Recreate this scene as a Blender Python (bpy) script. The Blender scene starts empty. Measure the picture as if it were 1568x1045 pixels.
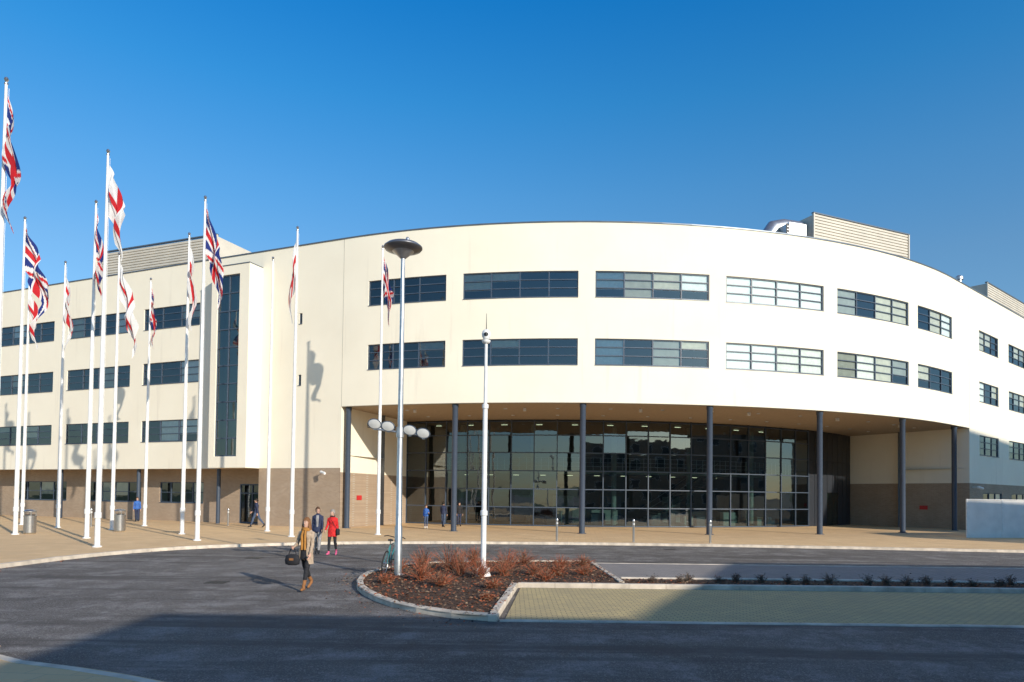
import bpy, math, random
from mathutils import Vector, Matrix, Quaternion
random.seed(7)
sc=bpy.context.scene
R2=math.radians
# ------------------------------------------------------------------ materials
def new_mat(name):
    m=bpy.data.materials.new(name); m.use_nodes=True
    nt=m.node_tree; return m,nt,nt.nodes['Principled BSDF']
def rgba(c): return (c[0],c[1],c[2],1)
def mat(name,col,rough=.6,metal=0,ns=None,na=.25,bump=0,bs=40,spec=.5,col2=None):
    m,nt,b=new_mat(name)
    b.inputs['Base Color'].default_value=rgba(col); b.inputs['Roughness'].default_value=rough
    b.inputs['Metallic'].default_value=metal; b.inputs['Specular IOR Level'].default_value=spec
    tc=nt.nodes.new('ShaderNodeTexCoord')
    if ns is None: ns=6; na=.08
    n=nt.nodes.new('ShaderNodeTexNoise'); n.inputs['Scale'].default_value=ns; n.inputs['Detail'].default_value=6
    nt.links.new(tc.outputs['Object'],n.inputs['Vector'])
    r=nt.nodes.new('ShaderNodeValToRGB'); r.color_ramp.elements[0].position=.3; r.color_ramp.elements[1].position=.7
    c2=col2 or tuple(min(1,c*(1+na)) for c in col); c1=tuple(c*(1-na) for c in col) if not col2 else col
    r.color_ramp.elements[0].color=rgba(c1); r.color_ramp.elements[1].color=rgba(c2)
    nt.links.new(n.outputs['Fac'],r.inputs['Fac']); nt.links.new(r.outputs['Color'],b.inputs['Base Color'])
    if bump:
        n2=nt.nodes.new('ShaderNodeTexNoise'); n2.inputs['Scale'].default_value=bs; n2.inputs['Detail'].default_value=4
        nt.links.new(tc.outputs['Object'],n2.inputs['Vector'])
        bp=nt.nodes.new('ShaderNodeBump'); bp.inputs['Strength'].default_value=bump; bp.inputs['Distance'].default_value=.02
        nt.links.new(n2.outputs['Fac'],bp.inputs['Height']); nt.links.new(bp.outputs['Normal'],b.inputs['Normal'])
    return m
def N(nt,t,**k):
    n=nt.nodes.new(t)
    for a,b in k.items(): setattr(n,a,b)
    return n
def mixc(nt,f,a,b,mode='MIX'):
    n=nt.nodes.new('ShaderNodeMix'); n.data_type='RGBA'; n.blend_type=mode
    for s,v in ((0,f),(6,a),(7,b)):
        if hasattr(v,'links'): nt.links.new(v,n.inputs[s])
        elif isinstance(v,(int,float)): n.inputs[s].default_value=v
        else: n.inputs[s].default_value=rgba(v)
    return n.outputs[2]
def ramp(nt,src,p0,p1,c0=(0,0,0),c1=(1,1,1)):
    r=nt.nodes.new('ShaderNodeValToRGB'); e=r.color_ramp.elements
    e[0].position=p0; e[1].position=p1; e[0].color=rgba(c0); e[1].color=rgba(c1)
    nt.links.new(src,r.inputs['Fac']); return r.outputs['Color']
def noise(nt,vec,s,d=5,r=.55):
    n=nt.nodes.new('ShaderNodeTexNoise'); n.inputs['Scale'].default_value=s; n.inputs['Detail'].default_value=d; n.inputs['Roughness'].default_value=r
    nt.links.new(vec,n.inputs['Vector']); return n.outputs['Fac']

def render_mat():
    m,nt,b=new_mat('cream_render'); tc=N(nt,'ShaderNodeTexCoord'); v=tc.outputs['Object']
    c=mixc(nt,ramp(nt,noise(nt,v,.35,6),.35,.7),(.87,.81,.665),(.91,.855,.71))
    mp=N(nt,'ShaderNodeMapping'); mp.inputs['Scale'].default_value=(1.5,1.5,.12); nt.links.new(v,mp.inputs['Vector'])
    c=mixc(nt,ramp(nt,noise(nt,mp.outputs['Vector'],1.3,5),.60,.85),c,(.75,.69,.57))
    nt.links.new(c,b.inputs['Base Color']); b.inputs['Roughness'].default_value=.9; b.inputs['Specular IOR Level'].default_value=.2
    bp=N(nt,'ShaderNodeBump'); bp.inputs['Strength'].default_value=.15; bp.inputs['Distance'].default_value=.01
    nt.links.new(noise(nt,v,30,3),bp.inputs['Height']); nt.links.new(bp.outputs['Normal'],b.inputs['Normal'])
    return m
M_REND=render_mat()
def brick_mat():
    m,nt,b=new_mat('buff_brick'); g=N(nt,'ShaderNodeTexCoord'); sx=N(nt,'ShaderNodeSeparateXYZ'); nt.links.new(g.outputs['Object'],sx.inputs[0])
    a=N(nt,'ShaderNodeMath',operation='SUBTRACT'); nt.links.new(sx.outputs[0],a.inputs[0]); 
    k=N(nt,'ShaderNodeMath',operation='MULTIPLY'); k.inputs[1].default_value=.4; nt.links.new(sx.outputs[1],k.inputs[0]); nt.links.new(k.outputs[0],a.inputs[1])
    cx=N(nt,'ShaderNodeCombineXYZ'); nt.links.new(a.outputs[0],cx.inputs[0]); nt.links.new(sx.outputs[2],cx.inputs[1])
    br=N(nt,'ShaderNodeTexBrick'); br.inputs['Scale'].default_value=1; br.inputs['Brick Width'].default_value=.225; br.inputs['Row Height'].default_value=.075
    br.inputs['Mortar Size'].default_value=.009; br.inputs['Color1'].default_value=(.33,.235,.16,1); br.inputs['Color2'].default_value=(.42,.31,.215,1); br.inputs['Mortar'].default_value=(.44,.39,.32,1)
    nt.links.new(cx.outputs[0],br.inputs['Vector'])
    c=mixc(nt,ramp(nt,noise(nt,g.outputs['Object'],.8),.3,.7,(0,0,0),(.5,.5,.5)),br.outputs['Color'],(.30,.22,.15))
    nt.links.new(c,b.inputs['Base Color']); b.inputs['Roughness'].default_value=.9
    return m
M_BRICK=brick_mat()
def glass_mat(name,tint,base,rough=.02):
    m=bpy.data.materials.new(name); m.use_nodes=True; nt=m.node_tree; nt.nodes.remove(nt.nodes['Principled BSDF'])
    out=nt.nodes['Material Output']; tr=N(nt,'ShaderNodeBsdfTransparent'); tr.inputs[0].default_value=rgba(tint)
    gl=N(nt,'ShaderNodeBsdfGlossy'); gl.inputs['Color'].default_value=(.85,.92,.95,1); gl.inputs['Roughness'].default_value=rough
    fr=N(nt,'ShaderNodeFresnel'); fr.inputs['IOR'].default_value=1.5
    ad=N(nt,'ShaderNodeMath',operation='ADD'); ad.inputs[1].default_value=base; ad.use_clamp=True; nt.links.new(fr.outputs[0],ad.inputs[0])
    tc=N(nt,'ShaderNodeTexCoord'); bp=N(nt,'ShaderNodeBump'); bp.inputs['Strength'].default_value=.08; bp.inputs['Distance'].default_value=.05
    nt.links.new(noise(nt,tc.outputs['Object'],.9,2),bp.inputs['Height']); nt.links.new(bp.outputs['Normal'],gl.inputs['Normal'])
    mx=N(nt,'ShaderNodeMixShader'); nt.links.new(ad.outputs[0],mx.inputs[0]); nt.links.new(tr.outputs[0],mx.inputs[1]); nt.links.new(gl.outputs[0],mx.inputs[2])
    nt.links.new(mx.outputs[0],out.inputs[0]); return m
M_GLASS=glass_mat('window_glass',(.86,.92,.93),.10)
M_CGLASS=glass_mat('curtain_wall_glass',(.32,.46,.45),.12)
M_FRAME=mat('slate_frame',(.06,.085,.125),.45)
M_COL=mat('column_paint',(.05,.07,.105),.4)
M_DARK=mat('dark_cladding',(.03,.035,.045),.4)
M_SOFF=mat('soffit',(.40,.31,.22),.8)
M_INT=mat('interior_wall',(.15,.16,.17),.9)
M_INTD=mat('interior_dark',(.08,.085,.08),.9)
M_CEIL=mat('interior_ceiling',(.42,.42,.40),.9)
M_COPE=mat('coping_metal',(.12,.15,.19),.4,.3)
M_WHITE=mat('white_paint',(.78,.78,.76),.4)
M_POLE=mat('flagpole_white',(.80,.80,.79),.3)
M_GALV=mat('galvanised',(.55,.56,.57),.38,.85,ns=8,na=.15)
M_STEEL=mat('brushed_steel',(.5,.5,.5),.28,.9,ns=20,na=.12)
M_BLK=mat('black',(.015,.015,.017),.5)
M_JOINT=mat('joint',(.35,.32,.27),.9)
M_BLIND=mat('cream_blind',(.62,.58,.47),.8,ns=3,na=.1); M_BLIND2=mat('white_blind',(.84,.84,.80),.8); M_BLIND3=mat('grey_blind',(.36,.37,.33),.8,ns=3,na=.1)
M_LOUV=mat('louvre_screen',(.63,.58,.49),.5,ns=1,na=.07)
M_EMIT,nt_,b_=new_mat('lit_lamp'); b_.inputs['Emission Color'].default_value=(1,.85,.55,1); b_.inputs['Emission Strength'].default_value=2.5

def asphalt(name,c1,c2,patch,rough=.8):
    m,nt,b=new_mat(name); tc=N(nt,'ShaderNodeTexCoord'); v=tc.outputs['Object']
    c=mixc(nt,ramp(nt,noise(nt,v,.30,7,.62),.42,.60),c1,c2)
    c=mixc(nt,ramp(nt,noise(nt,v,.9,10,.78),.48,.60,(0,0,0),(.9,.9,.9)),c,patch)
    sp=ramp(nt,noise(nt,v,45,2,.8),.55,.66,(0,0,0),(.9,.9,.9)); c=mixc(nt,sp,c,(.42,.40,.37))
    dk=ramp(nt,noise(nt,v,36,2,.8),.33,.47,(.8,.8,.8),(0,0,0)); c=mixc(nt,dk,c,(.04,.037,.036))
    mp=N(nt,'ShaderNodeMapping'); mp.inputs['Scale'].default_value=(.10,1.4,1); mp.inputs['Rotation'].default_value=(0,0,.25); nt.links.new(v,mp.inputs['Vector'])
    c=mixc(nt,ramp(nt,noise(nt,mp.outputs['Vector'],.8,7,.68),.50,.62,(0,0,0),(.72,.72,.72)),c,(.062,.052,.046))
    nt.links.new(c,b.inputs['Base Color']); b.inputs['Roughness'].default_value=rough
    bp=N(nt,'ShaderNodeBump'); bp.inputs['Strength'].default_value=1; bp.inputs['Distance'].default_value=.022
    nt.links.new(noise(nt,v,38,3,.7),bp.inputs['Height']); nt.links.new(bp.outputs['Normal'],b.inputs['Normal'])
    return m
M_ASPH=asphalt('asphalt',(.105,.090,.080),(.155,.138,.124),(.27,.25,.235))
def paving(name,ca,cb,mort,w,h,rotz=0,ms=.006,dirt=(.2,.17,.13),offset=.5):
    m,nt,b=new_mat(name); tc=N(nt,'ShaderNodeTexCoord'); v=tc.outputs['Object']
    mp=N(nt,'ShaderNodeMapping'); mp.inputs['Rotation'].default_value=(0,0,rotz); nt.links.new(v,mp.inputs['Vector'])
    br=N(nt,'ShaderNodeTexBrick'); br.offset=offset; br.inputs['Scale'].default_value=1; br.inputs['Brick Width'].default_value=w; br.inputs['Row Height'].default_value=h
    br.inputs['Mortar Size'].default_value=ms; br.inputs['Color1'].default_value=rgba(ca); br.inputs['Color2'].default_value=rgba(cb); br.inputs['Mortar'].default_value=rgba(mort)
    nt.links.new(mp.outputs['Vector'],br.inputs['Vector'])
    c=mixc(nt,ramp(nt,noise(nt,v,.7,7,.65),.42,.72,(0,0,0),(.6,.6,.6)),br.outputs['Color'],dirt)
    c=mixc(nt,ramp(nt,noise(nt,v,30,3),.4,.7,(0,0,0),(.25,.25,.25)),c,dirt)
    nt.links.new(c,b.inputs['Base Color']); b.inputs['Roughness'].default_value=.85
    bp=N(nt,'ShaderNodeBump'); bp.inputs['Strength'].default_value=.4; bp.inputs['Distance'].default_value=.006; bp.invert=True
    nt.links.new(br.outputs['Fac'],bp.inputs['Height']); nt.links.new(bp.outputs['Normal'],b.inputs['Normal'])
    return m
M_PAVE=paving('tan_paving',(.70,.47,.24),(.78,.54,.29),(.46,.34,.21),.6,.4,.1,dirt=(.58,.39,.21))
M_BLOCK=paving('block_paving',(.66,.52,.24),(.52,.42,.22),(.15,.125,.09),.2,.1,.0,.009,dirt=(.38,.30,.17))
M_BLOCKG=paving('grey_block_paving',(.27,.25,.24),(.35,.32,.30),(.11,.10,.10),.2,.1,0,.009,dirt=(.21,.19,.18))
M_KERB=mat('kerb_concrete',(.62,.54,.44),.85,ns=3,na=.25,bump=.2)
def mulch():
    m,nt,b=new_mat('bark_mulch'); tc=N(nt,'ShaderNodeTexCoord'); v=tc.outputs['Object']
    c=mixc(nt,ramp(nt,noise(nt,v,14,6,.7),.35,.65),(.03,.019,.014),(.16,.08,.045))
    c=mixc(nt,ramp(nt,noise(nt,v,40,4,.7),.55,.75),c,(.30,.21,.14)); nt.links.new(c,b.inputs['Base Color']); b.inputs['Roughness'].default_value=.95
    bp=N(nt,'ShaderNodeBump'); bp.inputs['Strength'].default_value=1; bp.inputs['Distance'].default_value=.07
    nt.links.new(noise(nt,v,18,5,.7),bp.inputs['Height']); nt.links.new(bp.outputs['Normal'],b.inputs['Normal']); return m
M_MULCH=mulch()

# ------------------------------------------------------------------ mesh builder
class MB:
    def __init__(s): s.v=[];s.f=[];s.m=[];s.mats=[]
    def mi(s,m):
        if m not in s.mats: s.mats.append(m)
        return s.mats.index(m)
    def poly(s,pts,m):
        i=len(s.v); s.v+= [tuple(p) for p in pts]; s.f.append(tuple(range(i,i+len(pts)))); s.m.append(s.mi(m))
    def raw(s,vs,fs,m):
        i=len(s.v); s.v+=[tuple(p) for p in vs]; k=s.mi(m)
        for f in fs: s.f.append(tuple(a+i for a in f)); s.m.append(k)
    def box(s,c,sz,m,rot=None):
        c=Vector(c); h=Vector(sz)/2; vs=[]
        for x in(-1,1):
            for y in(-1,1):
                for z in(-1,1):
                    p=Vector((x*h.x,y*h.y,z*h.z)); 
                    if rot is not None: p=rot@p
                    vs.append(c+p)
        s.raw(vs,[(0,1,3,2),(4,6,7,5),(0,4,5,1),(2,3,7,6),(0,2,6,4),(1,5,7,3)],m)
    def tube(s,pts,rad,m,n=12,flat=None):
        pts=[Vector(p) for p in pts]
        if isinstance(rad,(int,float)): rad=[rad]*len(pts)
        vs=[];prev=None
        for i,p in enumerate(pts):
            d=(pts[min(i+1,len(pts)-1)]-pts[max(i-1,0)])
            if d.length<1e-9: d=Vector((0,0,1))
            d.normalize()
            if prev is None:
                a=Vector((1,0,0)) if abs(d.x)<.9 else Vector((0,1,0)); u=(a-d*a.dot(d)).normalized()
            else: u=(prev-d*prev.dot(d)).normalized()
            prev=u; w=d.cross(u)
            for k in range(n):
                t=2*math.pi*k/n; vs.append(p+(u*math.cos(t)+w*math.sin(t))*rad[i])
        fs=[]
        for i in range(len(pts)-1):
            for k in range(n): fs.append((i*n+k,i*n+(k+1)%n,(i+1)*n+(k+1)%n,(i+1)*n+k))
        fs.append(tuple(range(n-1,-1,-1))); fs.append(tuple((len(pts)-1)*n+k for k in range(n)))
        s.raw(vs,fs,m)
    def lathe(s,c,prof,m,n=28,rot=None,sx=1,sy=1):
        c=Vector(c); vs=[]
        for r,z in prof:
            for k in range(n):
                t=2*math.pi*k/n; p=Vector((r*math.cos(t)*sx,r*math.sin(t)*sy,z))
                if rot is not None: p=rot@p
                vs.append(c+p)
        fs=[]
        for i in range(len(prof)-1):
            for k in range(n): fs.append((i*n+k,i*n+(k+1)%n,(i+1)*n+(k+1)%n,(i+1)*n+k))
        fs.append(tuple(range(n-1,-1,-1))); fs.append(tuple((len(prof)-1)*n+k for k in range(n)))
        s.raw(vs,fs,m)
    def obj(s,name,parent=None,smooth=True,ang=35,loc=None,rotz=0):
        me=bpy.data.meshes.new(name); me.from_pydata(s.v,[],s.f)
        for m in s.mats: me.materials.append(m)
        me.polygons.foreach_set('material_index',s.m)
        if smooth:
            me.polygons.foreach_set('use_smooth',[True]*len(s.f)); me.set_sharp_from_angle(angle=R2(ang))
        me.update(); o=bpy.data.objects.new(name,me); sc.collection.objects.link(o)
        if parent: o.parent=parent
        if loc is not None: o.location=loc
        o.rotation_euler[2]=rotz
        return o
def empty(name):
    e=bpy.data.objects.new(name,None); sc.collection.objects.link(e); return e

# ------------------------------------------------------------------ facade path
CX,CY,RR=5.2,81.5,42.0
TL,TR=R2(-22.3),R2(39.0); SL,SR=TL*RR,TR*RR
def fp(s,d=0.0):
    th=min(max(s/RR,TL),TR); n=Vector((math.sin(th),-math.cos(th))); t=Vector((math.cos(th),math.sin(th)))
    ex=s-th*RR; p=Vector((CX,CY))+n*(RR+d)+t*ex; return p
def P(s,d,z): p=fp(s,d); return (p.x,p.y,z)
def srange(a,b,step=.75):
    n=max(1,int(math.ceil((b-a)/step))); return [a+(b-a)*i/n for i in range(n+1)]
def pbox(mb,s0,s1,z0,z1,d0,d1,m,step=1.8):
    ss=srange(s0,s1,step) if (s1>SL and s0<SR) else [s0,s1]
    for i in range(len(ss)-1):
        a,b=ss[i],ss[i+1]
        vs=[P(a,d0,z0),P(a,d1,z0),P(a,d1,z1),P(a,d0,z1),P(b,d0,z0),P(b,d1,z0),P(b,d1,z1),P(b,d0,z1)]
        fs=[(1,5,6,2),(0,3,7,4),(3,2,6,7),(0,4,5,1)]
        if i==0: fs.append((0,1,2,3))
        if i==len(ss)-2: fs.append((4,7,6,5))
        mb.raw(vs,fs,m)
def wall(mb,s0,s1,z0,z1,d,m,ops,depth=.2,rev=None):
    sb={s0,s1}; zb={z0,z1}
    for o in ops:
        if o[0]<s1 and o[1]>s0 and o[2]<z1 and o[3]>z0: sb|={o[0],o[1]}; zb|={o[2],o[3]}
    sb=sorted(sb); zb=sorted(zb)
    for i in range(len(sb)-1):
        sub=srange(sb[i],sb[i+1],.8) if (sb[i+1]>SL and sb[i]<SR) else [sb[i],sb[i+1]]
        for k in range(len(zb)-1):
            cs,cz=(sb[i]+sb[i+1])/2,(zb[k]+zb[k+1])/2
            if any(o[0]<cs<o[1] and o[2]<cz<o[3] for o in ops): continue
            for j in range(len(sub)-1):
                mb.poly([P(sub[j],d,zb[k]),P(sub[j+1],d,zb[k]),P(sub[j+1],d,zb[k+1]),P(sub[j],d,zb[k+1])],m)
    for a,b,c,e in ops:
        if a<s0-.01 or b>s1+.01 or c<z0-.01 or e>z1+.01: continue
        r=rev or m; i=d-depth; ss=srange(a,b,1.7)
        for j in range(len(ss)-1):
            p,q=ss[j],ss[j+1]
            mb.poly([P(p,d,c),P(q,d,c),P(q,i,c),P(p,i,c)],r); mb.poly([P(p,d,e),P(p,i,e),P(q,i,e),P(q,d,e)],r)
        mb.poly([P(a,d,c),P(a,i,c),P(a,i,e),P(a,d,e)],r); mb.poly([P(b,d,c),P(b,d,e),P(b,i,e),P(b,i,c)],r)

ROW1=(13.8,15.34); ROW2=(9.82,11.37); ROW3=(5.7,7.22)
ops=[]; wins=[]
arcw=[(-14.5,-9.35,3),(-8.3,-1.46,4),(-.47,6.34,4),(7.4,14.2,4),(15.28,22.1,4),(23.2,28.4,3)]
for a,b,n in arcw:
    for r in (ROW1,ROW2): wins.append((a,b,r[0],r[1],n))
for a,b,n in [(5.4,9.9,3),(12.5,17.2,3),(19.6,24.2,3),(27,31.6,3)]:
    for r in (ROW1,ROW2,ROW3): wins.append((SR+a,SR+b,r[0],r[1],n))
for a,b,n in [(12.0,17.4,3),(18.7,25.5,4),(27.1,33.9,4),(35.4,42.2,4),(43.7,50.5,4)]:
    for r in (ROW1,ROW2,ROW3): wins.append((SL-b,SL-a,r[0],r[1],n))
slots=[(SL-3.42,SL-3.17,13.1,13.8),(SL-3.42,SL-3.17,9.1,9.8)]
ops=[w[:4] for w in wins]+slots
TOP=18.2; BOT=7.62; WB=3.76
SRE=SR+3.2; LEND=SL-56; REND=SR+36
bld=empty('curved_office_building')
mb=MB()
wall(mb,SL,SRE,BOT,TOP,0,M_REND,ops)
wall(mb,SL-6.5,SL,WB,TOP,0,M_REND,ops)
wall(mb,LEND,SL-6.5,WB,TOP,0,M_REND,ops)
wall(mb,SRE,REND,3.5,TOP,0,M_REND,ops)
pbox(mb,SL,SRE,BOT-.02,BOT+.001,-.3,.001,M_JOINT)
def arcp(th,r,z): return (CX+r*math.sin(th),CY-r*math.cos(th),z)
GL,GM,GR=R2(-23.4),R2(33.5),R2(46.5); RG=33.0
pl=P(SL,0,0); pr=P(SRE,0,0); gl=arcp(GL,RG,0); gr=arcp(GR,RG,0)
def vq(a,b,z0,z1,m): mb.poly([(a[0],a[1],z0),(b[0],b[1],z0),(b[0],b[1],z1),(a[0],a[1],z1)],m)
vq(pl,gl,3.5,BOT,M_REND); vq(gr,pr,3.5,BOT,M_REND)
ss=[LEND,SL]+srange(SL,SR,3)[1:]+[REND]
for a,b in zip(ss[:-1],ss[1:]):
    mb.poly([P(a,-20,-.1),P(b,-20,-.1),P(b,-20,TOP),P(a,-20,TOP)],M_REND)
    mb.poly([P(a,-.3,17.8),P(b,-.3,17.8),P(b,-20,17.8),P(a,-20,17.8)],M_JOINT)
for s in (LEND,REND): mb.poly([P(s,0,0),P(s,-20,0),P(s,-20,TOP),P(s,0,TOP)],M_REND)
mb.obj('rendered_walls',bld,smooth=False)
mb=MB(); pbox(mb,LEND,SL,TOP,TOP+.07,-.35,.05,M_COPE); pbox(mb,SL,SR,TOP,TOP+.07,-.35,.05,M_COPE); pbox(mb,SR,REND,TOP,TOP+.07,-.35,.05,M_COPE)
for s in (SL,SRE): pbox(mb,s-.012,s+.012,BOT,TOP-.01,0.0,.004,M_JOINT)
mb.obj('parapet_coping',bld,smooth=False)
mb=MB()
gwins=[(SL-17.3,SL-13,1.35,2.85),(SL-25,SL-19.2,1.35,2.85),(SL-34,SL-27.5,1.35,2.85),(SL-42.5,SL-36,1.35,2.85),(SL-51,SL-44.5,1.35,2.85)]
doorop=[(SL-9.6,SL-7.4,0.0,2.75)]
wall(mb,SL-6.5,SL,-.1,WB,-.02,M_BRICK,[])
wall(mb,LEND,SL-6.5,0,WB,-1.6,M_BRICK,gwins+doorop,.15)
wall(mb,SRE,REND,-.1,3.5,-.02,M_BRICK,[(SRE+3,SRE+7.5,1.3,2.8),(SRE+10,SRE+15,1.3,2.8)],.15)
vq(pl,gl,-.1,3.5,M_BRICK); vq(gr,pr,-.1,3.5,M_BRICK)
mb.poly([P(SL-6.5,-.02,0),P(SL-6.5,-1.6,0),P(SL-6.5,-1.6,WB),P(SL-6.5,-.02,WB)],M_BRICK)
mb.obj('brick_plinth',bld,smooth=False)
mb=MB()
mb.poly([P(LEND,0,WB),P(SL-6.5,0,WB),P(SL-6.5,-1.6,WB),P(LEND,-1.6,WB)],M_SOFF)
n=40
for i in range(n):
    a,b=i/n,(i+1)/n
    o=lambda k:P(SL+(SRE-SL)*k,-.02,BOT-.004); q=lambda k:arcp(GL+(GR-GL)*k,RG-.1,BOT-.004)
    mb.poly([o(a),o(b),q(b),q(a)],M_SOFF)
for i in range(1,14):
    k=i/14
    for f in (.3,.7):
        A=Vector(P(SL+(SRE-SL)*k,0,BOT)); B=Vector(arcp(GL+(GR-GL)*k,RG,BOT)); p=A.lerp(B,f)
        mb.lathe((p.x,p.y,BOT-.05),[(.11,0),(.13,.045)],M_GALV,12)
mb.obj('soffit_panels',bld,smooth=False)
fr=MB(); gs=MB(); bl=MB(); it=MB()
rb=random.Random(21)
def window(a,b,z0,z1,n,bright=False,d=0,trans=(.36,.68),pb=.55):
    w=.055
    pbox(fr,a,b,z0,z0+w,d-.17,d-.06,M_FRAME); pbox(fr,a,b,z1-w,z1,d-.17,d-.06,M_FRAME)
    pbox(fr,a,b,z0-.03,z0+.002,d-.15,d+.04,M_COPE)
    pw=(b-a)/n
    for i in range(n+1):
        c=min(max(a+i*pw,a+.03),b-.03); pbox(fr,c-.035,c+.035,z0+w,z1-w,d-.17,d-.058,M_FRAME)
    for i in range(n):
        p,q=a+i*pw+.035,a+(i+1)*pw-.035
        if i==0:p=a+.065
        if i==n-1:q=b-.065
        for t in trans:
            zt=z0+(z1-z0)*t; pbox(fr,p,q,zt-.025,zt+.025,d-.165,d-.062,M_FRAME)
        j1,j2=rb.uniform(-.008,.008),rb.uniform(-.008,.008)
        gs.poly([P(p,d-.11+j1,z0+w),P(q,d-.11-j1,z0+w),P(q,d-.11-j1+j2,z1-w),P(p,d-.11+j1+j2,z1-w)],M_GLASS)
        if bright or rb.random()<pb:
            drop=1 if bright else rb.choice([1,1,1,.68,.68,.36])
            zb=z0+w if drop==1 else z1-(z1-z0)*drop; bm=M_BLIND2 if bright else rb.choice([M_BLIND,M_BLIND,M_BLIND2,M_BLIND3])
            bl.poly([P(p,d-.150,zb),P(q,d-.150,zb),P(q,d-.150,z1-w),P(p,d-.150,z1-w)],bm)
for wv in wins:
    pb_=.3 if wv[0]<-9 else (.45 if wv[0]<-2 else .75)
    window(*wv,bright=(abs(wv[0]-7.4)<.1),pb=pb_)
for g in gwins: window(g[0],g[1],g[2],g[3],4,d=-1.6,trans=(.5,),pb=.5)
for g in [(SRE+3,SRE+7.5,1.3,2.8),(SRE+10,SRE+15,1.3,2.8)]: window(*g,3,trans=(.5,))
for g in slots: window(*g,1,trans=(),pb=0)
for z in (8.55,12.6,16.7):
    for a,b in ((LEND,SL),(SR,REND)): it.poly([P(a,-.25,z),P(b,-.25,z),P(b,-5,z),P(a,-5,z)],M_CEIL)
    ss=srange(SL,SR,3)
    for a,b in zip(ss[:-1],ss[1:]): it.poly([P(a,-.25,z),P(b,-.25,z),P(b,-5,z),P(a,-5,z)],M_CEIL)
for a,b in ((LEND,SL),(SRE,REND)):
    it.poly([P(a,-.25,4.6),P(b,-.25,4.6),P(b,-5,4.6),P(a,-5,4.6)],M_CEIL)
    it.poly([P(a,-5,0),P(b,-5,0),P(b,-5,17),P(a,-5,17)],M_INT)
ss=srange(SL,SR+3.2,3)
for a,b in zip(ss[:-1],ss[1:]): it.poly([P(a,-5,7.8),P(b,-5,7.8),P(b,-5,17),P(a,-5,17)],M_INT)
s=LEND+2
while s<REND:
    if random.random()<.6: it.poly([P(s,-.3,7.8),P(s,-5,7.8),P(s,-5,17),P(s,-.3,17)],M_INT)
    s+=7.1
bay=MB(); a0,a1=SL-9.7,SL-6.5; D=1.2; BT=17.1
g0,g1=SL-9.2,SL-7.3
wall(bay,a0,a1,WB,BT,D,M_REND,[(g0,g1,4.5,16.5)],.22)
for s in (a0,a1): bay.poly([P(s,0,WB),P(s,D,WB),P(s,D,BT),P(s,0,BT)],M_REND)
bay.poly([P(a0,0,BT),P(a1,0,BT),P(a1,D,BT),P(a0,D,BT)],M_REND); bay.poly([P(a0,0,WB),P(a1,0,WB),P(a1,D,WB),P(a0,D,WB)],M_REND)
pbox(bay,a0-.02,a1+.02,BT,BT+.06,0,D+.03,M_COPE)
bay.obj('stair_bay_walls',bld,smooth=False)
nb=10
for i in range(nb+1):
    z=4.5+12*i/nb; z=min(max(z,4.54),16.46); pbox(fr,g0,g1,z-.04,z+.04,D-.2,D-.08,M_FRAME)
for s in (g0+.03,(g0+g1)/2,g1-.03):
    for i in range(nb):
        pbox(fr,s-.03,s+.03,4.54+12*i/nb,4.46+12*(i+1)/nb,D-.2,D-.078,M_FRAME)
for i in range(nb):
    za,zb=4.5+12*i/nb,4.5+12*(i+1)/nb; j=random.uniform(-.02,.02)
    gs.poly([P(g0,D-.14+j,za),P(g1,D-.14-j,za),P(g1,D-.14-j,zb),P(g0,D-.14+j,zb)],M_CGLASS)
dA,dB=SL-9.6,SL-7.4
for s in (dA+.04,(dA+dB)/2,dB-.04): pbox(fr,s-.04,s+.04,0,2.75,-1.72,-1.6,M_FRAME)
for z in (.06,2.1,2.7): pbox(fr,dA+.08,dB-.08,z-.05,z+.05,-1.715,-1.605,M_FRAME)
gs.poly([P(dA,-1.66,0),P(dB,-1.66,0),P(dB,-1.66,2.75),P(dA,-1.66,2.75)],M_GLASS)
NB=20; ZT=[.06,1.35,2.65,3.95,5.25,6.5,7.5]
for i in range(NB+1):
    th=GL+(GM-GL)*i/NB; p=Vector(arcp(th,RG,0)); rot=Matrix.Rotation(th,3,'Z')
    fr.box((p.x,p.y,3.81),(.07,.16,7.6),M_FRAME,rot)
for i in range(NB):
    t0=GL+(GM-GL)*i/NB; t1=GL+(GM-GL)*(i+1)/NB; A=Vector(arcp(t0,RG,0)); B=Vector(arcp(t1,RG,0)); mth=(t0+t1)/2; rot=Matrix.Rotation(mth,3,'Z'); L=(B-A).length-.075
    for z in ZT:
        c=(A+B)/2; fr.box((c.x,c.y,z),(L,.12,.07),M_FRAME,rot)
    for za,zb in zip(ZT[:-1],ZT[1:]):
        dy=random.uniform(-.014,.014); dt=random.uniform(-.016,.016)
        A2=Vector(arcp(t0,RG+dy,0)); B2=Vector(arcp(t1,RG-dy,0)); A3=Vector(arcp(t0,RG+dy+dt,0)); B3=Vector(arcp(t1,RG-dy+dt,0))
        gs.poly([(A2.x,A2.y,za),(B2.x,B2.y,za),(B3.x,B3.y,zb),(A3.x,A3.y,zb)],M_CGLASS)
NC=8
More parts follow.
